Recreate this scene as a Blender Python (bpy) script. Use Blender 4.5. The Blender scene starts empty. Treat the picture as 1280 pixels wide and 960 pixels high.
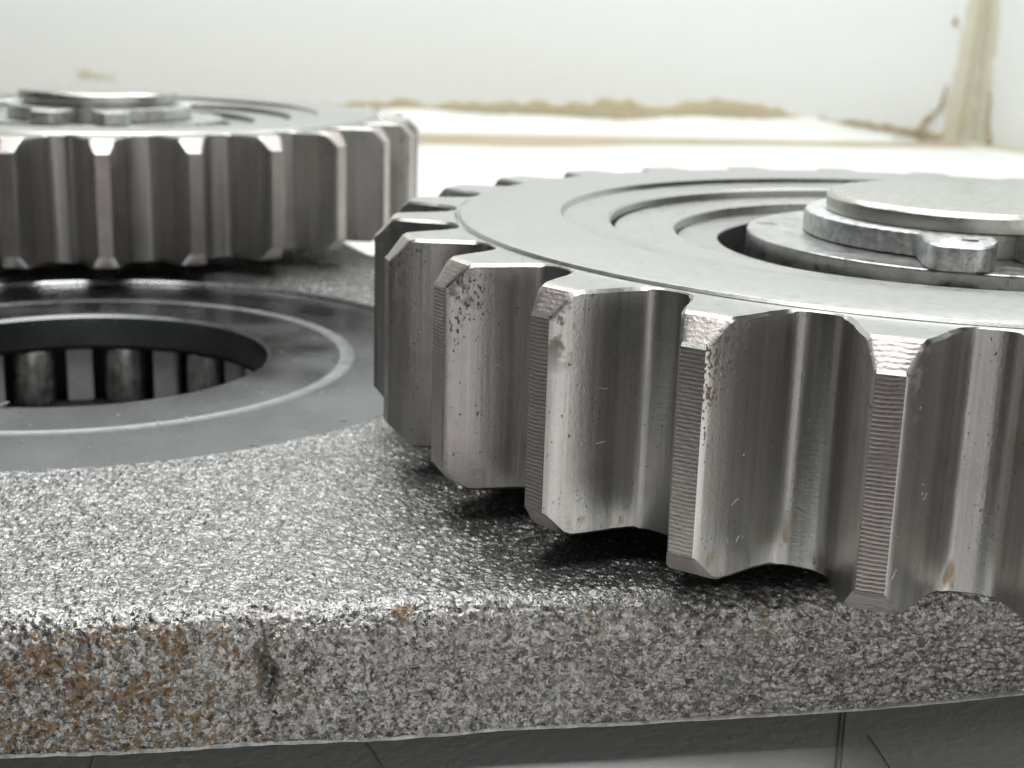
import bpy, bmesh, math, random
import numpy as np
from mathutils import Vector, Matrix

random.seed(7)
rng = np.random.default_rng(7)
sc = bpy.context.scene
col = sc.collection
R = math.radians
PI = math.pi
# scale: 1 unit = the outer radius of a planet gear (about 4 cm); z = 0 is the upper face of the gears

# ------------------------------------------------------------------ camera
PITCH, ROLL = 0.256046, 0.0310709
cam = bpy.data.cameras.new('camera')
cam.sensor_width = 36.0
cam.lens = 1779.5 / 1280 * 36.0
cam.clip_start, cam.clip_end = 0.05, 200
cam_o = bpy.data.objects.new('camera', cam)
col.objects.link(cam_o)
r0 = Vector((1, 0, 0)); u0 = Vector((0, math.sin(PITCH), math.cos(PITCH)))
f0 = Vector((0, math.cos(PITCH), -math.sin(PITCH)))
cx = r0 * math.cos(ROLL) + u0 * math.sin(ROLL)
cy = -r0 * math.sin(ROLL) + u0 * math.cos(ROLL)
cam_o.matrix_world = Matrix(((cx.x, cy.x, -f0.x, -0.760927), (cx.y, cy.y, -f0.y, -2.488191),
                             (cx.z, cy.z, -f0.z, 0.338027), (0, 0, 0, 1)))
cam.dof.use_dof = True
cam.dof.focus_distance = 1.78
cam.dof.aperture_fstop = 0.050 / 0.0125
sc.camera = cam_o

# ------------------------------------------------------------------ world and lamps (indoors)
w = bpy.data.worlds.new('World'); sc.world = w; w.use_nodes = True
bg = w.node_tree.nodes['Background']
bg.inputs[0].default_value = (0.93, 0.97, 1.0, 1); bg.inputs[1].default_value = 0.032


def area(name, loc, target, sx, sy, radiance, color):
    l = bpy.data.lights.new(name, 'AREA'); l.shape = 'RECTANGLE'; l.size, l.size_y = sx, sy
    l.energy = radiance * PI * sx * sy; l.color = color
    o = bpy.data.objects.new(name, l); col.objects.link(o); o.location = loc
    o.rotation_euler = (Vector(target) - Vector(loc)).to_track_quat('-Z', 'Y').to_euler()
    return o


area('ceiling_light_back', (-1.0, 5.7, 8.2), (-1.0, 4.8, 0), 11.0, 3.6, 7.2, (0.985, 1.0, 0.985))
area('ceiling_light_middle', (-0.8, -0.4, 8.6), (-0.8, -0.3, 0), 7.0, 5.0, 6.5, (0.985, 1.0, 0.985))
area('window_light', (4.5, -7.4, -0.6), (0.2, -0.6, -0.4), 4.8, 7.0, 1.5, (1.0, 0.985, 0.97))
area('window_light_side', (7.6, -4.2, -0.4), (0, -0.3, -0.2), 5.0, 6.5, 1.15, (1.0, 0.985, 0.965))
area('front_fill_panel', (-0.5, -8.2, -0.6), (-0.4, -0.6, -0.4), 3.2, 7.0, 0.85, (1.0, 0.97, 0.965))  # added fill panel, no window there; brightens the left-hand near teeth

sc.view_settings.view_transform = 'Standard'
sc.view_settings.look = 'None'
sc.view_settings.exposure = 0.0
sc.view_settings.gamma = 1.0
sc.cycles.use_denoising = True
sc.cycles.denoising_prefilter = 'NONE'
sc.cycles.use_adaptive_sampling = False
sc.cycles.max_bounces = 8
sc.cycles.sample_clamp_indirect = 6.0


# ------------------------------------------------------------------ helpers
def tag(o, label=None, cat=None, group=None, kind=None):
    if label: o['label'] = label
    if cat: o['category'] = cat
    if group: o['group'] = group
    if kind: o['kind'] = kind
    return o


def empty(name, loc=(0, 0, 0), rz=0.0):
    o = bpy.data.objects.new(name, None); col.objects.link(o)
    o.location = loc; o.rotation_euler = (0, 0, rz); o.empty_display_size = 0.1
    return o


def mesh(name, V, F, mats, fm=None, smooth=True, angle=32):
    me = bpy.data.meshes.new(name)
    me.from_pydata([tuple(v) for v in V], [], [tuple(f) for f in F])
    for m in (mats if isinstance(mats, (list, tuple)) else [mats]): me.materials.append(m)
    if fm is not None: me.polygons.foreach_set('material_index', list(fm))
    bm = bmesh.new(); bm.from_mesh(me)
    bmesh.ops.remove_doubles(bm, verts=bm.verts, dist=1e-6)
    bmesh.ops.recalc_face_normals(bm, faces=bm.faces)
    bm.to_mesh(me); bm.free()
    if smooth:
        me.polygons.foreach_set('use_smooth', [True] * len(me.polygons))
        me.set_sharp_from_angle(angle=R(angle))
    return me


def obj(name, me, parent=None, loc=(0, 0, 0), rz=0.0):
    o = bpy.data.objects.new(name, me); col.objects.link(o)
    o.location = loc; o.rotation_euler = (0, 0, rz)
    if parent: o.parent = parent
    return o


def bevel_profile(P, b):
    """round the corners of an open (r, z) profile with one extra chamfer point each"""
    out = [P[0]]
    for i in range(1, len(P) - 1):
        a, p, c = map(np.array, (P[i - 1], P[i], P[i + 1]))
        la, lc = np.linalg.norm(a - p), np.linalg.norm(c - p)
        bb = min(b, la * 0.4, lc * 0.4)
        p1, p2 = p + (a - p) / la * bb, p + (c - p) / lc * bb
        m = (p1 + p2) / 2 * 0.6 + p * 0.4
        out += [tuple(p1), tuple(m), tuple(p2)]
    out.append(P[-1])
    return out


def lathe(P, n=160, cen=(0, 0), closed=False, matidx=None):
    """revolve (r, z) profile; r == 0 gives a pole"""
    V, F, FM = [], [], []
    for k in range(n):
        a = 2 * PI * k / n
        for (r, z) in P: V.append((cen[0] + r * math.cos(a), cen[1] + r * math.sin(a), z))
    m = len(P)
    for k in range(n):
        k2 = (k + 1) % n
        for i in range(m if closed else m - 1):
            j = (i + 1) % m
            a, b, c, d = k * m + i, k2 * m + i, k2 * m + j, k * m + j
            if P[i][0] < 1e-9: F.append((a, c, d))
            elif P[j][0] < 1e-9: F.append((a, b, d))
            else: F.append((a, b, c, d))
            FM.append(matidx[i] if matidx else 0)
    return V, F, FM


def tube(path, rad, n=6):
    V, F = [], []
    path = [Vector(p) for p in path]
    for i, p in enumerate(path):
        t = (path[min(i + 1, len(path) - 1)] - path[max(i - 1, 0)]).normalized()
        s = t.orthogonal().normalized(); b = t.cross(s)
        rr = rad[i] if isinstance(rad, (list, tuple)) else rad
        for k in range(n):
            a = 2 * PI * k / n
            V.append(p + (s * math.cos(a) + b * math.sin(a)) * rr)
    for i in range(len(path) - 1):
        for k in range(n):
            k2 = (k + 1) % n
            F.append((i * n + k, i * n + k2, (i + 1) * n + k2, (i + 1) * n + k))
    F.append(tuple(range(n))[::-1]); F.append(tuple(range((len(path) - 1) * n, len(path) * n)))
    return V, F


# gradient noise (numpy) for the cast surface
_perm = rng.permutation(512)
_perm = np.concatenate([_perm, _perm, _perm])
_grad = rng.normal(size=(512, 3)); _grad /= np.linalg.norm(_grad, axis=1)[:, None]


def perlin(P):
    I = np.floor(P).astype(int); f = P - I; I &= 511
    u = f * f * f * (f * (f * 6 - 15) + 10)
    out = 0
    for dx in (0, 1):
        for dy in (0, 1):
            for dz in (0, 1):
                h = _perm[_perm[_perm[(I[:, 0] + dx) & 511] + ((I[:, 1] + dy) & 511)] + ((I[:, 2] + dz) & 511)] & 511
                g = (_grad[h] * (f - np.array([dx, dy, dz]))).sum(1)
                wt = (u[:, 0] if dx else 1 - u[:, 0]) * (u[:, 1] if dy else 1 - u[:, 1]) * (u[:, 2] if dz else 1 - u[:, 2])
                out = out + wt * g
    return out


# ------------------------------------------------------------------ materials
class NT:
    def __init__(self, name):
        self.m = bpy.data.materials.new(name); self.m.use_nodes = True
        self.t = self.m.node_tree; self.b = self.t.nodes['Principled BSDF']

    def n(self, typ, ins=None, **kw):
        nd = self.t.nodes.new(typ)
        for k, v in kw.items(): setattr(nd, k, v)
        for k, v in (ins or {}).items(): self.set(nd.inputs[k], v)
        return nd

    def set(self, sock, v):
        if isinstance(v, bpy.types.NodeSocket): self.t.links.new(v, sock)
        elif isinstance(v, tuple) and len(v) == 3 and sock.type == 'RGBA': sock.default_value = (*v, 1)
        else: sock.default_value = v

    def bs(self, **kw):
        for k, v in kw.items(): self.set(self.b.inputs[k.replace('_', ' ')], v)

    def coord(self, kind='Object', scale=(1, 1, 1), rot=(0, 0, 0)):
        if kind == 'World': src = self.n('ShaderNodeNewGeometry').outputs['Position']
        else: src = self.n('ShaderNodeTexCoord').outputs[kind]
        return self.n('ShaderNodeMapping', {'Vector': src, 'Scale': scale, 'Rotation': rot}).outputs[0]

    def noise(self, vec, scale, detail=3, rough=0.55, dist=0.0):
        return self.n('ShaderNodeTexNoise', {'Vector': vec, 'Scale': scale, 'Detail': detail, 'Roughness': rough,
                                             'Distortion': dist}).outputs['Fac']

    def ramp(self, fac, a, b, va=0.0, vb=1.0):
        return self.n('ShaderNodeMapRange', {'Value': fac, 'From Min': a, 'From Max': b, 'To Min': va, 'To Max': vb},
                      interpolation_type='SMOOTHSTEP' if (va, vb) in ((0.0, 1.0), (1.0, 0.0)) else 'LINEAR').outputs[0]

    def math(self, op, a, b=0.0, clamp=False):
        return self.n('ShaderNodeMath', {0: a, 1: b}, operation=op, use_clamp=clamp).outputs[0]

    def mix(self, fac, a, b):
        nd = self.n('ShaderNodeMix', data_type='RGBA')
        self.set(nd.inputs[0], fac); self.set(nd.inputs[6], a); self.set(nd.inputs[7], b)
        return nd.outputs[2]

    def bump(self, h, dist, strength=1.0, prev=None):
        nd = self.n('ShaderNodeBump', {'Height': h, 'Distance': dist, 'Strength': strength})
        if prev is not None: self.set(nd.inputs['Normal'], prev)
        return nd.outputs[0]

    def xyz(self, vec):
        return self.n('ShaderNodeSeparateXYZ', {'Vector': vec}).outputs


def gear_flank_material():
    g = NT('ground_gear_steel')
    oc = g.coord('Object'); X = g.xyz(oc)
    wp = g.coord('World')
    rr = g.math('SQRT', g.math('ADD', g.math('MULTIPLY', X[0], X[0]), g.math('MULTIPLY', X[1], X[1])))
    streak = g.noise(g.coord('World', (70, 70, 2.0)), 1.0, 4, 0.6)
    blot = g.noise(wp, 7.0, 3)
    base = g.mix(g.ramp(streak, 0.3, 0.72), (0.42, 0.412, 0.395), (0.555, 0.545, 0.52))
    base = g.mix(g.math('MULTIPLY', g.ramp(blot, 0.5, 0.7), 0.4), base, (0.60, 0.535, 0.525))
    base = g.mix(g.math('MULTIPLY', g.ramp(g.noise(wp, 11.0, 4), 0.56, 0.70), 0.35), base, (0.30, 0.295, 0.255))
    # pitted rust towards the tips and lower ends of the teeth
    tip = g.ramp(rr, 0.915, 0.995)
    low = g.ramp(X[2], -0.25, -0.335)
    patch = g.ramp(g.noise(wp, 6.5, 2, 0.6), 0.40, 0.62)
    dens = g.math('MULTIPLY', g.math('MULTIPLY', tip, patch), g.ramp(X[2], -0.24, -0.05))
    pn = g.noise(g.coord('World', (1, 1, 0.6)), 190.0, 2, 0.6)
    pits = g.ramp(g.math('ADD', pn, g.math('MULTIPLY', dens, 0.175)), 0.68, 0.73)
    bloom = g.math('MULTIPLY', g.math('MULTIPLY', g.ramp(rr, 0.955, 1.0), g.ramp(X[2], -0.13, -0.05)), g.ramp(g.noise(wp, 22.0, 4, 0.7), 0.50, 0.60))
    stain = g.math('MULTIPLY', g.math('MULTIPLY', g.ramp(g.noise(g.coord('World', (55, 55, 14)), 1.0, 3), 0.52, 0.66), g.ramp(g.noise(wp, 14.0, 2), 0.50, 0.60)), low, True)
    rcol = g.mix(g.noise(wp, 60.0, 2), (0.035, 0.020, 0.012), (0.15, 0.065, 0.025))
    base = g.mix(g.math('MULTIPLY', stain, 0.65), base, (0.28, 0.17, 0.06))
    base = g.mix(g.math('MULTIPLY', bloom, 0.5), base, (0.14, 0.065, 0.03))
    base = g.mix(g.math('MULTIPLY', pits, 0.7), base, rcol)
    rust = g.math('MAXIMUM', pits, bloom)
    allr = g.math('MAXIMUM', g.math('MULTIPLY', rust, 0.8), g.math('MULTIPLY', stain, 0.4))
    scr = g.noise(g.coord('World', (150, 150, 4.0)), 1.0, 2, 0.5)
    hatch = g.noise(g.coord('World', (50, 50, 240), (R(20), R(-28), 0)), 1.0, 2, 0.5)
    rough = g.math('ADD', g.ramp(g.noise(g.coord('World', (60, 60, 5)), 1.0, 3), 0.3, 0.7, 0.31, 0.39), g.math('MULTIPLY', allr, 0.4))
    nb = g.bump(scr, 0.0007, 0.32)
    nb = g.bump(hatch, 0.0003, 0.2, nb)
    nb = g.bump(g.noise(wp, 220, 3), 0.0008, 0.35, nb)
    nb = g.bump(rust, -0.0005, 0.5, nb)
    g.bs(Base_Color=base, Metallic=g.math('SUBTRACT', 1.0, g.math('MULTIPLY', allr, 0.8)), Roughness=rough, Normal=nb)
    return g.m


def face_material(name='machined_face_steel', tint=(0.475, 0.476, 0.458), dark=(0.415, 0.416, 0.40), rough=0.31, spots=0.6):
    g = NT(name)
    wp = g.coord('World')
    n1 = g.noise(wp, 55, 4, 0.65); n2 = g.noise(wp, 6, 3)
    base = g.mix(g.ramp(n1, 0.3, 0.62), dark, tint)
    base = g.mix(g.math('MULTIPLY', g.ramp(n2, 0.52, 0.72), 0.3), base, (0.56, 0.55, 0.48))
    sp = g.ramp(g.noise(wp, 85, 2, 0.5), 0.70, 0.76)
    base = g.mix(g.math('MULTIPLY', sp, spots), base, (0.12, 0.11, 0.10))
    nb = g.bump(g.noise(wp, 260, 3), 0.0005, 0.4)
    nb = g.bump(n2, 0.002, 0.1, nb)
    oc = g.xyz(g.coord('Object'))
    rr = g.math('SQRT', g.math('ADD', g.math('MULTIPLY', oc[0], oc[0]), g.math('MULTIPLY', oc[1], oc[1])))
    lathe_lines = g.n('ShaderNodeTexNoise', {'W': rr, 'Scale': 260.0, 'Detail': 3.0}, noise_dimensions='1D').outputs['Fac']
    nb = g.bump(lathe_lines, 0.0005, 0.35, nb)
    g.bs(Base_Color=base, Metallic=1.0, Roughness=g.ramp(n1, 0.3, 0.7, rough - 0.03, rough + 0.05), Normal=nb)
    return g.m


def land_material():
    g = NT('turned_tooth_tip_steel')
    wp = g.coord('World'); X = g.xyz(g.coord('Object'))
    base = g.mix(g.noise(wp, 30, 4), (0.42, 0.375, 0.355), (0.66, 0.595, 0.575))
    base = g.mix(g.math('MULTIPLY', g.ramp(g.noise(wp, 75, 4, 0.7), 0.60, 0.68), 0.3), base, (0.16, 0.11, 0.08))
    zz = g.math('ADD', X[2], g.math('MULTIPLY', g.noise(g.coord('World', (40, 40, 10)), 1.0, 2), 0.006))
    own = g.n('ShaderNodeAttribute', attribute_name='ridge', attribute_type='OBJECT').outputs['Fac']
    nz = g.math('ABSOLUTE', g.xyz(g.n('ShaderNodeNewGeometry').outputs['True Normal'])[2])
    own = g.math('MULTIPLY', own, g.ramp(nz, 0.15, 0.3, 1.0, 0.3))
    vis = g.math('MULTIPLY', own, g.ramp(g.noise(wp, 24.0, 3), 0.35, 0.55, 0.55, 1.0))
    groove = g.math('SINE', g.math('MULTIPLY', zz, 2 * PI / 0.0054))
    nb = g.bump(groove, 0.0004, g.math('MULTIPLY', vis, 0.75))
    nb = g.bump(g.noise(wp, 180, 3), 0.0012, 0.5, nb)
    dk = g.math('SUBTRACT', 1.0, g.math('MULTIPLY', g.ramp(groove, -0.2, -1.0), g.math('MULTIPLY', vis, 0.6)))
    base = g.mix(dk, (0.16, 0.12, 0.11), base)
    g.bs(Base_Color=base, Metallic=1.0, Roughness=0.40, Normal=nb)
    return g.m


def cast_material():
    g = NT('shot_blasted_cast_steel')
    wp = g.coord('World'); X = g.xyz(wp)
    att = g.n('ShaderNodeAttribute', attribute_name='side').outputs['Fac']
    def vm(op, a, b): return g.n('ShaderNodeVectorMath', {0: a, 1: b}, operation=op).outputs['Vector']
    def vscale(a, k):
        nd = g.n('ShaderNodeVectorMath', {0: a}, operation='SCALE'); g.set(nd.inputs['Scale'], k); return nd.outputs['Vector']
    nc = g.n('ShaderNodeTexNoise', {'Vector': wp, 'Scale': 120.0, 'Detail': 2.0}).outputs['Color']
    dv = vm('ADD', wp, vscale(vm('SUBTRACT', nc, (0.5, 0.5, 0.5)), 0.010))
    # crystalline grains: each has its own tone and its own tilt
    vo = g.n('ShaderNodeTexVoronoi', {'Vector': dv, 'Scale': 160.0, 'Randomness': 1.0})
    vf = g.n('ShaderNodeTexVoronoi', {'Vector': dv, 'Scale': 350.0, 'Randomness': 1.0})
    cell = g.xyz(vo.outputs['Color']); cf = g.xyz(vf.outputs['Color'])
    tone = g.math('ADD', g.math('MULTIPLY', cell[0], 0.6), g.math('MULTIPLY', cf[0], 0.4))
    big = g.noise(wp, 14, 3)
    base = g.mix(g.ramp(tone, 0.15, 0.85), (0.185, 0.183, 0.182), (0.41, 0.408, 0.402))
    base = g.mix(g.math('MULTIPLY', att, 0.9), base, g.mix(g.ramp(tone, 0.18, 0.82), (0.13, 0.123, 0.116), (0.58, 0.565, 0.54)))
    base = g.mix(g.math('MULTIPLY', g.ramp(big, 0.35, 0.65), 0.25), base, (0.24, 0.235, 0.23))
    brown = g.ramp(cell[1], 0.62, 0.80)
    base = g.mix(g.math('MULTIPLY', brown, g.math('ADD', 0.08, g.math('MULTIPLY', att, 0.22))), base, (0.25, 0.195, 0.15))
    # rust: heavy on the left of the front flank, single blooms elsewhere; it takes whole grains
    left = g.ramp(X[0], -0.93, -1.20)
    zone = g.math('MULTIPLY', g.math('MULTIPLY', g.math('MULTIPLY', left, 0.86), g.ramp(att, 0.5, 0.95)), g.ramp(g.noise(wp, 24, 4, 0.65), 0.34, 0.66))
    few = g.math('MULTIPLY', g.ramp(g.noise(wp, 8, 2), 0.64, 0.72), 0.34)
    zone = g.math('ADD', zone, g.math('MULTIPLY', few, g.math('ADD', 0.2, g.math('MULTIPLY', att, 0.8))))
    for (px, py, pz, rad) in ((-0.886, -0.833, -0.399, 0.017), (-1.315, -0.92, -0.435, 0.030), (-0.655, -0.80, -0.405, 0.008), (-1.16, -0.90, -0.43, 0.018), (-1.27, -0.915, -0.47, 0.03)):
        d = g.n('ShaderNodeVectorMath', {0: dv, 1: (px, py, pz)}, operation='DISTANCE').outputs['Value']
        d = g.math('ADD', d, g.math('MULTIPLY', g.math('SUBTRACT', g.noise(wp, 60, 3), 0.5), rad * 2.4))
        zone = g.math('MAXIMUM', zone, g.ramp(d, rad, rad * 0.45))
    rust = g.ramp(g.math('ADD', zone, g.math('MULTIPLY', g.math('SUBTRACT', cell[2], 0.5), 1.3)), 0.62, 0.78)
    rc = g.mix(g.ramp(g.math('ADD', g.math('MULTIPLY', cf[1], 0.5), g.math('MULTIPLY', g.noise(wp, 26, 3), 0.6)), 0.42, 0.66), (0.12, 0.046, 0.025), (0.25, 0.155, 0.06))
    rc = g.mix(g.math('MULTIPLY', tone, 0.30), rc, (0.34, 0.28, 0.20))
    base = g.mix(g.math('MULTIPLY', rust, 0.9), base, rc)
    nrm = g.n('ShaderNodeNewGeometry').outputs['Normal']
    t1 = vscale(vm('SUBTRACT', vo.outputs['Color'], (0.5, 0.5, 0.5)), 0.34)
    t2 = vscale(vm('SUBTRACT', vf.outputs['Color'], (0.5, 0.5, 0.5)), 0.36)
    tn = g.n('ShaderNodeVectorMath', {0: vm('ADD', nrm, vm('ADD', t1, t2))}, operation='NORMALIZE').outputs['Vector']
    nb = g.bump(vo.outputs['Distance'], -0.004, 0.35, tn)
    nb = g.bump(g.noise(wp, 330, 3, 0.7), 0.002, 0.4, nb)
    met = g.math('MULTIPLY', g.math('SUBTRACT', 1.0, g.math('MULTIPLY', rust, 0.85)), g.math('SUBTRACT', 0.95, g.math('MULTIPLY', att, 0.35)))
    g.bs(Base_Color=base, Metallic=met, Roughness=g.ramp(cf[2], 0.0, 1.0, 0.24, 0.46), Normal=nb)
    return g.m


def simple_metal(name, c1, c2, rough, bump=0.001, scale=80, bscale=180, metallic=1.0, stretch=(1, 1, 1), spots=0.0, spotcol=(0.1, 0.06, 0.03)):
    g = NT(name)
    wp = g.coord('World', stretch)
    n1 = g.noise(wp, scale, 4, 0.6)
    base = g.mix(g.ramp(n1, 0.3, 0.7), c1, c2)
    if spots:
        base = g.mix(g.math('MULTIPLY', g.ramp(g.noise(g.coord('World'), 16, 3), 0.62, 0.70), spots), base, spotcol)
    g.bs(Base_Color=base, Metallic=metallic, Roughness=g.ramp(n1, 0.3, 0.7, rough - 0.05, rough + 0.07),
         Normal=g.bump(g.noise(wp, bscale, 3), bump, 0.6))
    return g.m


def paint_material(name, c, var, rough=0.45, bs=14, bd=0.01):
    g = NT(name)
    wp = g.coord('World')
    base = g.mix(g.noise(wp, 1.6, 4), c, var)
    nb = g.bump(g.noise(wp, bs, 4, 0.6), bd, 0.5)
    g.bs(Base_Color=base, Roughness=rough, Normal=nb, Specular_IOR_Level=0.4)
    return g.m


M_FLANK = gear_flank_material()
M_FACE = face_material()
M_LAND = land_material()
M_CAST = cast_material()
M_RING = face_material('bearing_ring_steel', (0.52, 0.52, 0.50), (0.46, 0.46, 0.445), 0.29, 0.25)
M_RACE = face_material('worn_race_steel', (0.50, 0.50, 0.49), (0.36, 0.36, 0.36), 0.30, 0.5)
M_PIN = simple_metal('worn_pin_steel', (0.45, 0.45, 0.42), (0.51, 0.51, 0.48), 0.30, 0.0006, 40, 140, spots=0.2, spotcol=(0.28, 0.26, 0.2))
M_CLIP = simple_metal('galvanised_ring_steel', (0.42, 0.43, 0.43), (0.70, 0.71, 0.70), 0.42, 0.003, 70, 130)
M_SUPPORT = simple_metal('grey_support_washer_steel', (0.42, 0.42, 0.42), (0.60, 0.60, 0.59), 0.30, 0.001, 30, 120, spots=0.75, spotcol=(0.13, 0.085, 0.04))
M_THRUST = simple_metal('dark_polished_washer_steel', (0.20, 0.21, 0.217), (0.23, 0.24, 0.247), 0.20, 0.0006, 9, 240)
M_THRUST_EDGE = simple_metal('bright_washer_edge_steel', (0.50, 0.51, 0.52), (0.62, 0.63, 0.64), 0.28, 0.0006, 30, 240)
M_BURR = simple_metal('bright_burr_steel', (0.34, 0.34, 0.33), (0.66, 0.66, 0.64), 0.5, 0.003, 60, 120, metallic=0.3)
M_GROOVE = simple_metal('washer_groove_steel', (0.24, 0.245, 0.25), (0.31, 0.315, 0.32), 0.44, 0.001, 30, 240)
M_ROLLER = simple_metal('scuffed_roller_steel', (0.34, 0.33, 0.32), (0.85, 0.83, 0.80), 0.42, 0.005, 60, 70, stretch=(1, 1, 0.5))
M_CAGE = simple_metal('grey_cage_steel', (0.70, 0.70, 0.71), (0.78, 0.78, 0.79), 0.50, 0.001, 40, 200, metallic=0.3)
M_DARK = simple_metal('shade_black_race_steel', (0.035, 0.035, 0.037), (0.06, 0.06, 0.062), 0.55, 0.001, 40, 200, metallic=0.5)  # shade behind the rollers is put into this near-black colour
M_TABLE = paint_material('white_table_laminate', (0.80, 0.81, 0.795), (0.74, 0.75, 0.735), 0.42, 60, 0.004)
M_WALL = paint_material('white_gloss_wall_paint', (0.775, 0.795, 0.785), (0.76, 0.78, 0.77), 0.5, 8, 0.01)
M_CAULK = paint_material('white_sealant', (0.82, 0.82, 0.80), (0.76, 0.76, 0.73), 0.4, 10, 0.02)
M_TAN = paint_material('yellowed_old_adhesive', (0.44, 0.38, 0.24), (0.60, 0.54, 0.40), 0.6, 16, 0.03)
M_BROWN = paint_material('brown_dirty_adhesive', (0.30, 0.24, 0.15), (0.52, 0.45, 0.32), 0.6, 16, 0.03)
M_FOOT = paint_material('tan_joint_grime', (0.33, 0.265, 0.17), (0.56, 0.49, 0.37), 0.6, 16, 0.03)
M_CRACK = paint_material('grimy_groove', (0.34, 0.33, 0.32), (0.44, 0.43, 0.42), 0.6)
M_LINT = paint_material('white_lint', (0.78, 0.77, 0.74), (0.70, 0.70, 0.68), 0.7)

# ------------------------------------------------------------------ setting: table, walls
TZ = -0.615                                      # table top
PB = -0.56                                      # under-face of the carrier plate, held up by its hub
TOP = [(-30, -1.35), (30, -1.35), (30, 30), (-30, 30)]  # front edge cut short out of view, so teeth mirror the dark floor
nt = len(TOP)
table = tag(obj('table', mesh('table', [(x, y, TZ) for x, y in TOP] + [(x, y, TZ - 0.6) for x, y in TOP],
            [tuple(range(nt)), tuple(range(2 * nt - 1, nt - 1, -1))] + [(q, q + nt, (q + 1) % nt + nt, (q + 1) % nt) for q in range(nt)], M_TABLE, smooth=False)), kind='structure')
M_FLOOR = paint_material('grey_floor', (0.16, 0.155, 0.15), (0.12, 0.12, 0.115), 0.6)
tag(obj('floor', mesh('floor', [(-60, -60, -24), (60, -60, -24), (60, 60, -24), (-60, 60, -24)], [(0, 1, 2, 3)], M_FLOOR, smooth=False)), kind='structure')
WA = R(7.0)
WT = Vector((math.cos(WA), math.sin(WA), 0)); WN = Vector((math.sin(WA), -math.cos(WA), 0))   # along the wall, out of the wall
K = 1.0612
W0 = Vector((0.471, 9.236, TZ))
CORN = 2.42 * K                                    # distance along the back wall of the room corner
SA = R(-70.0)
ST = Vector((math.cos(SA), math.sin(SA), 0)); SN = Vector((math.sin(SA), -math.cos(SA), 0))
S0 = W0 + WT * CORN


def wall_pt(s, h, out=0.0): return W0 + WT * s * K + WN * out * K + Vector((0, 0, h * K))


def side_pt(s, h, out=0.0): return S0 + ST * s * K + SN * out * K + Vector((0, 0, h * K))


def slab(fn, s0, s1, h1, thick):
    V = [fn(s, h, o) for o in (0, -thick) for (s, h) in ((s0, 0.0), (s1, 0.0), (s1, h1), (s0, h1))]
    return V, [(0, 1, 2, 3), (7, 6, 5, 4), (0, 4, 5, 1), (1, 5, 6, 2), (2, 6, 7, 3), (3, 7, 4, 0)]


tag(obj('back_wall', mesh('back_wall', *slab(wall_pt, -22, 2.42 + 0.02, 6.6, 0.4), M_WALL, smooth=False)), kind='structure')
tag(obj('side_wall', mesh('side_wall', *slab(side_pt, 0.0, 6, 6.6, 0.4), M_WALL, smooth=False)), kind='structure')

# the bead of white sealant in the joint: a cove from the table to the wall
def bead(fn, s0, s1, n, wd, ht):
    V, F = [], []
    for i in range(n + 1):
        s = s0 + (s1 - s0) * i / n
        k = min(1.0, 0.35 + max(0.0, 1.80 - s) * 1.0) * (1 + 0.12 * math.sin(s * 2.3) + 0.07 * math.sin(s * 6.1 + 1))
        for (o, h) in ((wd, 0.0), (wd * 0.97, 0.012), (wd * 0.52, ht * 0.34), (wd * 0.22, ht * 0.68), (0.012, ht * 0.98), (0, ht)):
            V.append(fn(s, h * k + 0.001, o * k + 0.001))
    for i in range(n):
        for j in range(5):
            a = i * 6 + j
            F.append((a, a + 1, a + 7, a + 6))
    return V, F


tag(obj('sealant_bead', mesh('sealant_bead', *bead(wall_pt, -9, 1.75, 120, 0.16, 0.15), M_CAULK)),
    'long white bead of sealant filling the joint between table and back wall', 'sealant bead')


def ribbon(fn, rows, th, mat, name, jag=0.02, sub=6):
    """an irregular smear on a surface: rows of (s, low, high), thickness th"""
    V, F = [], []
    S = np.array([r[0] for r in rows]); n = (len(rows) - 1) * sub
    ss = np.linspace(S[0], S[-1], n + 1)
    lo = np.interp(ss, S, [r[1] for r in rows]); hi = np.interp(ss, S, [r[2] for r in rows])
    lo = lo + rng.normal(size=n + 1) * jag * 0.5; hi = hi + rng.normal(size=n + 1) * jag
    hi = np.maximum(hi, lo + 0.008)
    for i in range(n + 1):
        t = th * (0.6 + 0.8 * rng.random())
        m = (lo[i] + hi[i]) / 2
        for (h, o) in ((lo[i], -0.002), (lo[i] + (m - lo[i]) * .25, t), (m, t * 1.1), (hi[i] - (hi[i] - m) * .25, t), (hi[i], -0.002)):
            V.append(fn(ss[i], h, o))
    for i in range(n):
        for j in range(4):
            a = i * 5 + j
            F.append((a, a + 1, a + 6, a + 5))
    return mesh(name, V, F, mat)


# upper torn edge of old adhesive, on the wall above the bead
rows = [(-4.6, .17, .19), (-3.4, .155, .185), (-2.78, .15, .187), (-2.49, .158, .205), (-2.08, .160, .236), (-1.72, .158, .212), (-1.24, .155, .246), (-0.87, .140, .243),
        (-0.5, .130, .288), (-0.13, .115, .236), (0.18, .120, .290), (0.56, .122, .276), (0.88, .130, .222), (1.13, .122, .155)]
tag(obj('adhesive_residue', ribbon(wall_pt, rows, 0.012, M_TAN, 'adhesive_residue', 0.014)),
    'long torn strip of yellowed adhesive along the back wall above the white sealant', 'adhesive residue')
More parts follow.
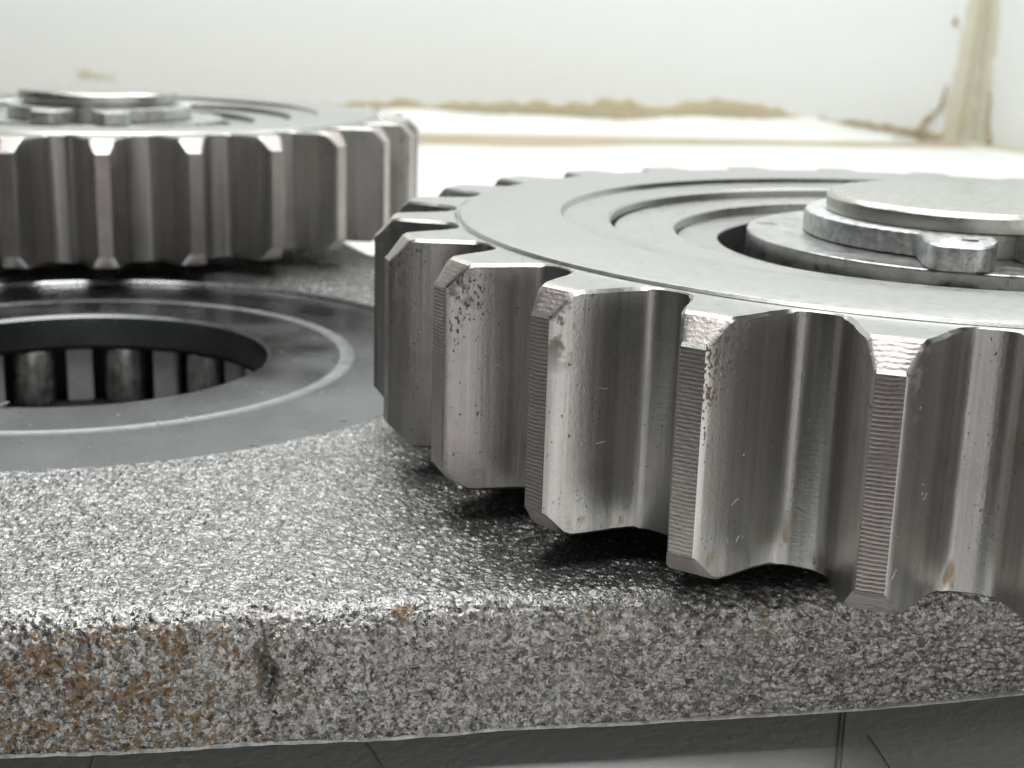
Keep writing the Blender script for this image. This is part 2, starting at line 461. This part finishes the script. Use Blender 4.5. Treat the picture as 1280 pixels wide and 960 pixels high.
# brown line where the bead meets the table
def floor_pt(s, h, out=0.0): return W0 + WT * s * K + WN * h * K + Vector((0, 0, out))
rows = [(-9, .10, .9), (-2.5, .10, 1.0), (-1.95, .11, 1.1), (-1.2, .10, 1.12), (-0.7, .10, 0.95), (-0.24, .10, .72), (0.4, .09, .60), (1.02, .08, .55), (1.6, .04, .50), (1.99, .01, .46), (2.30, .0, .42)]
tag(obj('adhesive_residue', ribbon(floor_pt, rows, 0.006, M_FOOT, 'adhesive_residue_low', 0.012)),
    'dirty tan line on the table along the foot of the sealant bead', 'adhesive residue')
# thin brown line running from the torn strip down to the corner
rows = [(1.05, .128, .160), (1.20, .135, .165), (1.4, .120, .160), (1.6, .095, .145), (1.80, .065, .120), (1.98, .02, .10), (2.2, .0, .06)]
tag(obj('adhesive_residue', ribbon(wall_pt, rows, 0.010, M_BROWN, 'adhesive_residue_thin', 0.008)),
    'thin brown adhesive line sloping down the wall to the corner', 'adhesive residue')
# broad smear up the corner, over both walls
rows_v = [(0.0, 2.10, 2.43), (0.12, 2.17, 2.43), (0.36, 2.17, 2.43), (0.55, 2.20, 2.43), (0.79, 2.22, 2.43), (1.1, 2.27, 2.43), (1.6, 2.30, 2.43)]
def wall_v(s, h, out=0.0): return wall_pt(h, s, out)
def side_v(s, h, out=0.0): return side_pt(h, s, out)
ce = empty('corner_residue', S0)
tag(ce, 'broad pale tan smear of old adhesive running up the room corner', 'adhesive residue')
def world_child(o, p):
    o.parent = p; o.matrix_parent_inverse = Matrix.Translation(-Vector(p.location))
    return o
M_SMEAR = paint_material('pale_adhesive_smear', (0.66, 0.64, 0.54), (0.56, 0.53, 0.42), 0.6, 16, 0.03)
world_child(obj('smear', ribbon(wall_v, rows_v, 0.010, M_SMEAR, 'smear', 0.016)), ce)
rows_v = [(0.0, -.01, .25), (0.12, -.01, .19), (0.36, -.01, .17), (0.8, -.01, .16), (1.1, -.01, .15), (1.6, -.01, .12)]
world_child(obj('smear', ribbon(side_v, rows_v, 0.010, M_SMEAR, 'smear_side', 0.014)), ce)
# dirty edge threads of the smear
V, F = tube([wall_pt(*p, .012) for p in ((1.985, 0.02), (1.975, .09), (2.01, .17), (2.07, .22), (2.13, .28), (2.14, .36), (2.16, .45))], [.022, .03, .026, .022, .02, .016, .008])
world_child(obj('adhesive_thread', mesh('adhesive_thread', V, F, M_BROWN)), ce)
V, F = tube([side_pt(s, h, .012) for s, h in ((.22, 0.03), (.19, .10), (.17, .17), (.165, .30), (.16, .42))], [.03, .028, .02, .014, .006])
world_child(obj('adhesive_thread', mesh('adhesive_thread_side', V, F, M_BROWN)), ce)
V, F = tube([wall_pt(*p, .01) for p in ((2.30, 0.05), (2.31, .3), (2.34, .7), (2.37, 1.2))], [.02, .014, .012, .01])
world_child(obj('adhesive_thread', mesh('adhesive_thread_mid', V, F, M_TAN)), ce)
rows = [(0.2, .0, .16), (0.6, .0, .15), (1.2, .0, .14), (4.0, .0, .13)]
def sfloor_pt(s, h, out=0.0): return S0 + ST * s * K + SN * h + Vector((0, 0, out))
tag(obj('adhesive_residue', ribbon(sfloor_pt, rows, 0.006, M_TAN, 'adhesive_residue_side', 0.014)),
    'tan adhesive line at the foot of the right-hand wall', 'adhesive residue')
rows = [(-4.40, .35, .39), (-4.33, .34, .41), (-4.26, .34, .365), (-4.15, .345, .36)]
tag(obj('adhesive_residue', ribbon(wall_pt, rows, 0.008, M_SMEAR, 'adhesive_speck', 0.01)),
    'small pale adhesive fleck on the wall above the far gear pin', 'adhesive residue')
V, F = tube([wall_pt(2.165, .905, .004), wall_pt(2.172, .925, .012), wall_pt(2.18, .95, .004)], [.018, .026, .012], 8)
tag(obj('adhesive_fleck', mesh('adhesive_fleck', V, F, M_BROWN)), 'small brown fleck on the wall left of the corner smear', 'adhesive residue')

# ------------------------------------------------------------------ carrier plate
CC = np.array([-1.69, 0.433])                    # centre of the carrier
PZ = -0.385
OUT = [(-2.3, -1.085), (-1.85, -1.005), (-1.372, -.927), (-1.068, -.878), (-.747, -.817), (-.50, -.777), (-.306, -.742), (-.16, -.708), (-.035, -.672), (.2, -.60), (.42, -.44), (.56, -.2),
       (.60, .08), (.52, .32), (.30, .46), (-.1, .72), (-.7, 1.30), (-1.20, 1.80), (-1.40, 2.2), (-1.65, 2.52), (-2.05, 2.68), (-2.45, 2.5), (-2.62, 2.1),
       (-2.78, 1.4), (-3.0, .6), (-3.3, -.1), (-3.55, -.6), (-3.5, -1.05), (-3.2, -1.32), (-2.8, -1.2)]
P = np.array(OUT) - CC
th = np.unwrap(np.arctan2(P[:, 1], P[:, 0])); rad = np.hypot(P[:, 0], P[:, 1])
TH = np.concatenate([th - 2 * PI, th, th + 2 * PI]); RA = np.concatenate([rad] * 3)
fine = np.linspace(-PI, PI, 3000)
rf = np.interp(fine, TH, RA)
kern = np.hanning(61); kern /= kern.sum()
rs = np.convolve(np.concatenate([rf[-31:-1], rf, rf[1:31]]), kern, 'valid')
def r_out(t): return np.interp((t + PI) % (2 * PI) - PI, fine, rs)
# angular samples: dense where the camera sees the plate from close by
t = [R(-96)]
while t[-1] < R(-96) + 2 * PI - 1e-4:
    d = math.degrees(t[-1])
    t.append(t[-1] + (0.0016 if d < -28 else (0.006 if 25 < d < 85 else 0.03)))
t = np.array(t[:-1])
NTH = len(t)
RH, BEV = 0.808, 0.054
u = np.linspace(0, 1, 175)
ro = r_out(t)
prof = []                                       # rows of (r, z, nr, nz)
for a in u: prof.append((RH + (ro - BEV - RH) * a, PZ + 0 * ro, 0.0, 1.0))
for a in np.linspace(0, PI / 2, 29)[1:]:
    prof.append((ro - BEV + BEV * math.sin(a), PZ - BEV + BEV * math.cos(a) + 0 * ro, math.sin(a), math.cos(a)))
for z in np.linspace(PZ - BEV, PB + 0.004, 66)[1:]: prof.append((ro + 0 * z, z + 0 * ro, 1.0, 0.0))
NR = len(prof)
rr = np.stack([p[0] for p in prof], 1); zz = np.stack([p[1] for p in prof], 1)
nr = np.array([p[2] for p in prof])[None, :]; nz = np.array([p[3] for p in prof])[None, :]
X = CC[0] + rr * np.cos(t)[:, None]; Y = CC[1] + rr * np.sin(t)[:, None]
Pt = np.stack([X, Y, zz], -1).reshape(-1, 3)
sidew = np.broadcast_to(np.clip(nr, 0, 1), rr.shape).reshape(-1)
h = np.abs(perlin(Pt * 80)) * 0.0085 + np.abs(perlin(Pt * 150 + 7)) * 0.0060 + perlin(Pt * 36 + 3) * 0.0026 + perlin(Pt * 9 + 11) * 0.004 - 0.003
h = h * (0.72 + 0.62 * sidew)
# a short vertical casting notch in the front flank
nx = np.exp(-((Pt[:, 0] + 1.055 + 0.006 * np.sin(Pt[:, 2] * 70)) / 0.010) ** 2) * np.exp(-((Pt[:, 2] + 0.462) / 0.040) ** 4) * (Pt[:, 1] < 0)
h -= 0.026 * nx * sidew
fade = np.broadcast_to(np.clip((rr - RH) / 0.02, 0, 1), rr.shape).reshape(-1)
h *= fade
tt = np.concatenate([t[-1:] - 2 * PI, t, t[:1] + 2 * PI]); dro = (np.roll(ro, -1) - np.roll(ro, 1)) / (tt[2:] - tt[:-2])
nxo = np.cos(t) * ro + np.sin(t) * dro; nyo = np.sin(t) * ro - np.cos(t) * dro; nl = np.hypot(nxo, nyo); nxo /= nl; nyo /= nl
N = np.stack([np.broadcast_to(nr * nxo[:, None], rr.shape), np.broadcast_to(nr * nyo[:, None], rr.shape), np.broadcast_to(nz + 0 * t[:, None], rr.shape)], -1).reshape(-1, 3)
Pt = Pt + N * h[:, None]
i0 = np.arange(NTH)[:, None] * NR + np.arange(NR - 1)[None, :]
i1 = ((np.arange(NTH) + 1) % NTH)[:, None] * NR + np.arange(NR - 1)[None, :]
Q = np.stack([i0, i0 + 1, i1 + 1, i1], -1).reshape(-1, 4)
# inner wall of the counterbore, bottom burr lip and under-face
ex = []
base = len(Pt)
lipr = [(None, PB + 0.0030, 0.0030), (None, PB + 0.0005, 0.0036), (None, PB + 0.001, -0.05)]
rowsx = []
jitter = perlin(np.stack([np.cos(t) * 60, np.sin(t) * 60, 0 * t], -1)) * 0.004
for (_, z, dr) in lipr:
    q = ro + dr + (jitter if dr > 0 else 0)
    rowsx.append(np.stack([CC[0] + q * np.cos(t), CC[1] + q * np.sin(t), z + 0 * t], -1))
for (r_, z) in ((0.95, PB + 0.001), (0.93, -0.6135), (0.55, -0.6135), (0.50, -0.6135), (0.50, PZ - 0.04), (0.797, PZ - 0.04), (0.797, PZ - 0.012), (RH, PZ)):
    rowsx.append(np.stack([CC[0] + r_ * np.cos(t), CC[1] + r_ * np.sin(t), z + 0 * t], -1))
Pall = [Pt] + rowsx
allV = np.concatenate(Pall)
k = np.arange(NTH); k2 = (k + 1) % NTH
faces = [Q]
prev = k * NR + NR - 1; prev2 = k2 * NR + NR - 1
for j in range(len(rowsx)):
    cur = base + j * NTH + k; cur2 = base + j * NTH + k2
    faces.append(np.stack([prev, cur, cur2, prev2], -1)); prev, prev2 = cur, cur2
faces = np.concatenate(faces)
me = bpy.data.meshes.new('carrier_plate')
me.vertices.add(len(allV)); me.vertices.foreach_set('co', allV.astype(np.float32).ravel())
me.loops.add(faces.size); me.loops.foreach_set('vertex_index', faces.astype(np.int32).ravel())
me.polygons.add(len(faces)); me.polygons.foreach_set('loop_start', np.arange(0, faces.size, 4, dtype=np.int32))
me.polygons.foreach_set('use_smooth', np.ones(len(faces), bool))
me.update(calc_edges=True); me.validate()
at = me.attributes.new('side', 'FLOAT', 'POINT')
sv = np.zeros(len(allV), np.float32); sv[:base] = sidew; at.data.foreach_set('value', sv)
me.set_sharp_from_angle(angle=R(75))
me.materials.append(M_CAST); me.materials.append(M_BURR); me.materials.append(M_THRUST_EDGE)
mi = np.zeros(len(faces), np.int32); nq = len(Q); mi[nq:nq + 2 * NTH] = 1; mi[len(faces) - NTH:] = 2; me.polygons.foreach_set('material_index', mi)
plate = tag(obj('carrier_plate', me), 'rough grey cast steel carrier plate with rust on its front flank, under both gears', 'carrier plate')

# ------------------------------------------------------------------ thrust washer round the centre hole
tz = PZ - 0.008
TP = [(0.405, tz - 0.075), (0.405, tz - 0.006), (0.411, tz), (0.560, tz), (0.569, tz - 0.0018), (0.581, tz - 0.0018), (0.590, tz), (0.789, tz), (0.794, tz - 0.004), (0.794, tz - 0.029)]
def smudge_washer():
    t_ = M_THRUST.node_tree; b_ = t_.nodes['Principled BSDF']
    n_ = t_.nodes.new('ShaderNodeTexNoise'); n_.inputs['Scale'].default_value = 5.0; n_.inputs['Detail'].default_value = 5.0
    m_ = t_.nodes.new('ShaderNodeMapRange'); m_.inputs[1].default_value, m_.inputs[2].default_value = 0.35, 0.7
    m_.inputs[3].default_value, m_.inputs[4].default_value = 0.15, 0.36
    g_ = t_.nodes.new('ShaderNodeNewGeometry')
    t_.links.new(g_.outputs['Position'], n_.inputs['Vector']); t_.links.new(n_.outputs['Fac'], m_.inputs[0]); t_.links.new(m_.outputs[0], b_.inputs['Roughness'])


smudge_washer()
V, F, FM = lathe(TP, 240, tuple(CC), matidx=[0, 2, 0, 2, 2, 2, 0, 1, 1])
tag(obj('thrust_washer', mesh('thrust_washer', V, F, [M_THRUST, M_THRUST_EDGE, M_GROOVE], FM, angle=5)),
    'dark polished ring let into the plate round the roller-lined hole', 'washer')

# needle bearing in the centre hole
nb_ = empty('needle_bearing', (CC[0], CC[1], TZ))
tag(nb_, 'open roller bearing with scuffed rollers and grey cage bars inside the centre hole', 'bearing')
V, F, _ = lathe([(0.498, 0.003), (0.498, 0.143), (0.41, 0.143), (0.41, 0.138), (0.488, 0.138), (0.488, 0.003), (0.498, 0.003)], 96)
obj('outer_race', mesh('outer_race', V, F, M_DARK), nb_)
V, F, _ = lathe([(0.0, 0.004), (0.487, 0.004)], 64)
obj('bore_shade_disc', mesh('bore_shade_disc', V, F, M_DARK), nb_)  # added black disc, painted shade for the depth of the hole
RP = 27.69
V, F, _ = lathe(bevel_profile([(0, 0.006), (0.050, 0.006), (0.050, 0.137), (0, 0.137)], 0.005), 24)
roller_me = mesh('roller', V, F, M_ROLLER)
bar_bm = bmesh.new(); bmesh.ops.create_cube(bar_bm, size=1.0)
for v in bar_bm.verts: v.co = Vector((v.co.x * 0.030, v.co.y * 0.060, v.co.z * 0.131 + 0.071))
bmesh.ops.bevel(bar_bm, geom=bar_bm.edges[:], offset=0.004, segments=2, affect='EDGES')
bar_me = bpy.data.meshes.new('cage_bar'); bar_bm.to_mesh(bar_me); bar_bm.free(); bar_me.materials.append(M_CAGE)
for q in range(13):
    a = R(92 + RP * q)
    obj('roller', roller_me, nb_, (0.450 * math.cos(a), 0.450 * math.sin(a), 0))
    a = R(92 + RP * (q + 0.5))
    obj('cage_bar', bar_me, nb_, (0.437 * math.cos(a), 0.437 * math.sin(a), 0), a)

# ------------------------------------------------------------------ planet gear
NTEETH, GT = 27, 0.3455
HP = PI / NTEETH                                # half pitch
RROOT, RCH, RTIP = 0.872, 0.973, 1.006
ZT, ZL = -0.0052, -0.042


def inv(r, rb=0.875):
    a = math.acos(min(1.0, rb / r)); return math.tan(a) - a


def half_profile():
    P = [(HP, RROOT), (0.107, RROOT), (0.0985, RROOT + 0.0008), (0.0915, RROOT + 0.0028), (0.0847, RROOT + 0.0062), (0.0784, RROOT + 0.0112), (0.0730, RROOT + 0.0178), (0.0688, RROOT + 0.0262)]
    for r in np.linspace(0.909, RTIP - 0.002, 12):
        P.append((0.0540 + 0.0149 - inv(r), r))
    P.insert(-1, (0.0515 + 0.0149 - inv(RCH), RCH)) if False else None
    P.append((P[-1][0] - 0.0022, RTIP))
    return P


HALF = half_profile()


def make_tooth():
    L = [(-a, r) for a, r in HALF]; Rr = [(a, r) for a, r in HALF][::-1]
    FULL = L + Rr
    XY = np.array([(r * math.cos(a), r * math.sin(a)) for a, r in FULL])
    T = np.gradient(XY, axis=0); T /= np.linalg.norm(T, axis=1)[:, None]
    Nn = np.stack([T[:, 1], -T[:, 0]], 1)        # outward normal (profile runs with growing angle)
    if Nn[len(L) // 1 - 1][0] < 0: Nn = -Nn
    m = len(L); n = len(FULL)
    bw = np.where(np.array([r for _, r in FULL]) > 0.88, 0.0045, 0.002)
    IN = XY - Nn * bw[:, None]
    def zcap(r): return ZT if r <= RCH else ZT - (r - RCH) / (RTIP - RCH) * (ZT - ZL)
    V, F, FM = [], [], []
    def add(v): V.append(tuple(v)); return len(V) - 1
    def zbot(z): return -GT - z                  # mirrored cap
    rows = {}
    zs = [0.0, 0.33, 0.66, 1.0]
    for i in range(n):
        zt = zcap(np.hypot(*IN[i])); zs_t = zt - bw[i]
        zb, zs_b = zbot(zt), zbot(zt) + bw[i]
        c = [add((*IN[i], zt))]
        for q in zs: c.append(add((*XY[i], zs_t + (zs_b - zs_t) * q)))
        c.append(add((*IN[i], zb)))
        rows[i] = c
    nc = len(rows[0])
    land = m - 1                                  # the segment between the two tip points
    for i in range(n - 1):
        is_land = i == land
        for j in range(nc - 1):
            if is_land and 0 < j < nc - 2: continue
            F.append((rows[i][j], rows[i + 1][j], rows[i + 1][j + 1], rows[i][j + 1]))
            FM.append(1 if j in (0, nc - 2) else 0)
    # tip land with ridges left by turning
    z0, z1 = V[rows[land][1]][2], V[rows[land][nc - 2]][2]
    nrow = 200; prev = None
    for q in range(nrow + 1):
        z = z0 + (z1 - z0) * q / nrow
        dr = 0.0 if q in (0, nrow) else -0.00012 * (0.5 + 0.5 * math.sin(2 * PI * z / 0.0054))
        cur = []
        for e in range(4):
            p = XY[land] * (1 - e / 3) + XY[land + 1] * (e / 3)
            k = (RTIP + dr) / np.hypot(*p)
            cur.append(add((*(p * k), z)))
        if prev:
            for e in range(3): F.append((prev[e], prev[e + 1], cur[e + 1], cur[e])); FM.append(2)
        prev = cur
    # caps: strips between mirrored points
    for (lev, sgn) in ((0, 1), (nc - 1, -1)):
        arc = [add((0.852 * math.cos(a), 0.852 * math.sin(a), ZT if sgn > 0 else -GT - ZT)) for a in np.linspace(-HP, HP, 5)]
        prevrow = None
        for i in range(m):
            a, b = V[rows[i][lev]], V[rows[n - 1 - i][lev]]
            if i == 0:
                ra = np.hypot(a[0], a[1])
                rowv = [rows[0][lev]] + [add((ra * math.cos(q), ra * math.sin(q), a[2])) for q in np.linspace(-HP, HP, 5)[1:-1]] + [rows[n - 1][lev]]
                for e in range(4): F.append((arc[e], arc[e + 1], rowv[e + 1], rowv[e])); FM.append(1)
            else:
                rowv = [rows[i][lev]]
                for e in (1, 2, 3):
                    p = (np.array(a) * (4 - e) + np.array(b) * e) / 4
                    rowv.append(add(p))
                rowv.append(rows[n - 1 - i][lev])
                facet = np.hypot(a[0], a[1]) > RCH + 0.0005
                for e in range(4): F.append((prevrow[e], prevrow[e + 1], rowv[e + 1], rowv[e])); FM.append(2 if facet else 1)
            prevrow = rowv
    return mesh('tooth', V, F, [M_FLANK, M_FACE, M_LAND], FM, angle=24)


tooth_me = make_tooth()
OFF = (0.015, 0.0)                               # the bored centre
BP = [(0.30, -0.065), (0.392, -0.065), (0.392, -0.043), (0.455, -0.043)]
# hub: outer step, face, dished lip
HUB = [(0.853, -GT + 0.0125), (0.853, -0.0055), (0.8640, -0.0046), (0.8605, -0.0006), (0.8590, 0.0), (0.685, 0.0), (0.680, -0.0095), (0.677, -0.0105), (0.602, -0.0115), (0.597, -0.0150), (0.595, -0.060),
       (0.480, -0.062), (0.478, -0.160), (0.30, -0.160), (0.30, -GT), (0.85, -GT), (0.853, -GT + 0.0125)]
V, F, _ = lathe(HUB, 300)
hub_me = mesh('gear_body', V, F, M_FACE, angle=22)
RING = bevel_profile([(0.590, -0.061), (0.590, -0.027), (0.482, -0.027), (0.478, -0.061)], 0.004)
V, F, _ = lathe(RING, 260)
ring_me = mesh('bearing_ring', V, F, M_RING, angle=22)
RACE = bevel_profile([(0.4765, -0.061), (0.4765, -0.043), (0.404, -0.043), (0.402, -0.150)], 0.003)
V, F, _ = lathe(RACE, 200)
race_me = mesh('inner_race', V, F, M_RACE, angle=22)

PH1, PH2 = -1.913925, -1.522009
G1, G2 = (0.0, 0.0, 0.0), (-2.091371, 2.085444, 0.0)


def make_gear(loc, phase, label):
    g = empty('planet_gear', loc)
    tag(g, label, 'gear', 'planet gears on the carrier')
    obj('gear_body', hub_me, g)
    obj('bearing_ring', ring_me, g)
    obj('inner_race', race_me, g)
    for q in range(NTEETH):
        t_ = obj('tooth', tooth_me, g, (0, 0, 0), phase - 2 * PI * q / NTEETH)
        t_['ridge'] = {0: 1.0, 1: 0.12, 2: 0.5, 3: 0.5}.get(q, 0.3)
    return g


make_gear(G1, PH1, 'near steel spur gear in sharp focus with rust-pitted teeth, overhanging the plate edge')
make_gear(G2, PH2, 'far steel spur gear, blurred, behind the dark centre ring at the left')

# pins, support washers, retaining rings
PINP = bevel_profile([(0.0, 0.052), (0.2365, 0.050), (0.2455, 0.042), (0.245, 0.019), (0.226, 0.015), (0.226, -0.30)], 0.0012)
V, F, _ = lathe(PINP, 160)
pin_me = mesh('gear_pin', V, F, M_PIN, angle=18)
WP = bevel_profile([(0.232, -0.060), (0.232, -0.023), (0.381, -0.023), (0.381, -0.15), (0.25, -0.15)], 0.003)
V, F, _ = lathe(WP, 180)
wash_me = mesh('support_washer', V, F, M_SUPPORT, angle=22)


def make_clip():
    """external retaining ring, its gap centred on angle 0, with two lugs that carry plier holes"""
    g0 = R(5.6)
    ph = np.concatenate([np.linspace(g0, R(32), 40), np.linspace(R(32), PI, 60)[1:]])
    ph = np.concatenate([ph, 2 * PI - ph[-2::-1]])
    def ro_(p):
        q = math.degrees(min(p, 2 * PI - p))
        base = 0.288 - 0.012 * max(0, 1 - q / 180)
        k = min(1.0, max(0.0, (31.0 - q) / 12.0)); k = k * k * (3 - 2 * k)
        e = max(0.0, (12.0 - q) / 6.4)
        return base + k * 0.116 - 0.075 * e * e
    def ri_(p): return 0.2275
    zt, zb, b = 0.0175, -0.0215, 0.009
    V, F = [], []
    for i, p in enumerate(ph):
        o, n_ = ro_(p), ri_(p)
        for (r_, z) in ((n_, zb), (n_, zt - b * .6), (n_ + b * .6, zt), (o - b, zt), (o - b * .3, zt - b * .3), (o, zt - b), (o, zb + .003), (o - .003, zb)):
            V.append((r_ * math.cos(p), r_ * math.sin(p), z))
    for i in range(len(ph) - 1):
        for j in range(8):
            F.append((i * 8 + j, i * 8 + (j + 1) % 8, (i + 1) * 8 + (j + 1) % 8, (i + 1) * 8 + j))
    F.append(tuple(range(8))); F.append(tuple(range((len(ph) - 1) * 8, len(ph) * 8))[::-1])
    me = mesh('retaining_ring', V, F, M_CLIP, angle=28)
    o = obj('retaining_ring', me)
    cut = []
    for s in (-1, 1):
        a = R(13.0) * s
        Vc, Fc, _ = lathe([(0, -0.05), (0.014, -0.05), (0.014, 0.05), (0, 0.05)], 20, (0.318 * math.cos(a), 0.318 * math.sin(a)))
        c = obj('cutter', mesh('cutter', Vc, Fc, M_CLIP)); cut.append(c)
        md = o.modifiers.new('hole', 'BOOLEAN'); md.operation = 'DIFFERENCE'; md.object = c; md.solver = 'EXACT'
    dg = bpy.context.evaluated_depsgraph_get()
    nm = bpy.data.meshes.new_from_object(o.evaluated_get(dg))
    o.modifiers.clear()
    for c in cut: bpy.data.objects.remove(c)
    bpy.data.objects.remove(o)
    nm.polygons.foreach_set('use_smooth', [True] * len(nm.polygons)); nm.set_sharp_from_angle(angle=R(28))
    nm.name = 'retaining_ring'
    return nm


clip_me = make_clip()
PO = (0.028, 0.0)
tag(obj('gear_pin', pin_me, None, (G1[0] + PO[0], G1[1] + PO[1], 0)), 'round steel pin with bright chamfer, standing in the near gear', 'pin', 'planet gear pins')
tag(obj('gear_pin', pin_me, None, (G2[0], G2[1], 0.011)), 'round steel pin, blurred, standing in the far left gear', 'pin', 'planet gear pins')
tag(obj('support_washer', wash_me, None, (G1[0] + PO[0], G1[1] + PO[1], 0)), 'thick grey washer under the retaining ring in the near gear', 'washer', 'support washers')
tag(obj('support_washer', wash_me, None, (G2[0], G2[1], 0)), 'thick washer under the retaining ring in the far left gear', 'washer', 'support washers')
tag(obj('retaining_ring', clip_me, None, (G1[0] + PO[0], G1[1] + PO[1], 0), R(-93.4)), 'galvanised retaining ring round the near pin, lug with plier hole in front', 'retaining ring', 'retaining rings')
tag(obj('retaining_ring', clip_me, None, (G2[0], G2[1], 0), R(-84.0)), 'blurred retaining ring with open gap round the far left pin', 'retaining ring', 'retaining rings')

# ------------------------------------------------------------------ small things
# scored lines in the table top
def score(path, wd, name, label):
    V, F = [], []
    for i, p in enumerate(path):
        p = Vector(p); d = (Vector(path[min(i + 1, len(path) - 1)]) - Vector(path[max(i - 1, 0)])).normalized()
        s = Vector((-d.y, d.x, 0)) * wd
        for k, z in ((-1, 0.0002), (-.5, 0.0012), (.5, 0.0012), (1, 0.0002)): V.append((p.x + s.x * k, p.y + s.y * k, TZ + z))
    for i in range(len(path) - 1):
        for j in range(3):
            a = i * 4 + j; F.append((a, a + 1, a + 5, a + 4))
    tag(obj(name, mesh(name, V, F, M_CRACK)), label, 'scratch')


score([(-.262, -.58), (-.2747, -.6327), (-.2948, -.7103), (-.3155, -.7866), (-.36, -.95)], .0020, 'scored_line', 'dark left edge of a double scored line on the table below the plate')
score([(-.2555, -.58), (-.2683, -.6327), (-.2886, -.7103), (-.3092, -.7866), (-.353, -.95)], .0012, 'scored_line', 'finer right edge of the double scored line on the table')
score([(-.2534, -.705), (-.249, -.75), (-.246, -.79), (-.246, -.84)], .0011, 'scored_line', 'short thin scratch on the table right of the double line')
score([(-1.305, -.76), (-1.293, -.80), (-1.285, -.85), (-1.28, -.92)], .0010, 'scored_line', 'faint hairline scratch on the table at the far left under the rusty flank')
score([(-.958, -.735), (-.945, -.76), (-.925, -.80), (-.90, -.86)], .0010, 'scored_line', 'faint hairline scratch on the table in the middle of the plate edge')

# white lint caught on the gear and ring
V, F = [], []
def fibre(p, d, n, ln, rad):
    p, d, n = Vector(p), Vector(d).normalized(), Vector(n).normalized()
    c = random.uniform(-1, 1)
    b = d.cross(n)
    path = [p + d * ln * (q / 5 - .5) + b * ln * c * (q / 5 - .5) ** 2 + n * (rad + 0.0004) for q in range(6)]
    v, f = tube(path, rad, 4); o = len(V)
    V.extend(v); F.extend([tuple(i + o for i in q) for q in f])
fl = HALF[9:-1]
for q in range(34):
    k = random.choice([0, 0, 1, 1, 2, 2, 3, 3, 4])
    a, r_ = random.choice(fl)
    i = fl.index((a, r_)); a2, r2 = fl[min(i + 1, len(fl) - 1)]
    ph = PH1 - 2 * PI * k / NTEETH + a
    z = random.uniform(-0.31, -0.06)
    p = (r_ * math.cos(ph), r_ * math.sin(ph), z)
    n = (-math.sin(ph) + .35 * math.cos(ph), math.cos(ph) + .35 * math.sin(ph), 0)
    tan_ = Vector((0, 0, 1)).cross(Vector(n).normalized())
    an = random.uniform(0, PI)
    d = tan_ * math.cos(an) + Vector((0, 0, 1)) * math.sin(an)
    fibre(p, d, n, random.choice([.003, .004, .006, .010, .014]), random.uniform(.0004, .0007))
for q in range(40):
    a = random.uniform(-PI, 0.2); r_ = random.uniform(.42, .79)
    fibre((CC[0] + r_ * math.cos(a), CC[1] + r_ * math.sin(a), tz), (math.cos(q * 1.7), math.sin(q * 1.7), 0), (0, 0, 1), random.choice([.003, .005, .009, .014]), random.uniform(.0007, .0012))
fibre((CC[0] - .01, CC[1] - .408, tz), (.6, .4, .3), (0, 0, 1), .03, .002)
tag(obj('lint', mesh('lint', V, F, M_LINT)), 'scattered white lint fibres and dust on the gear teeth and dark ring', 'lint', None, 'stuff')
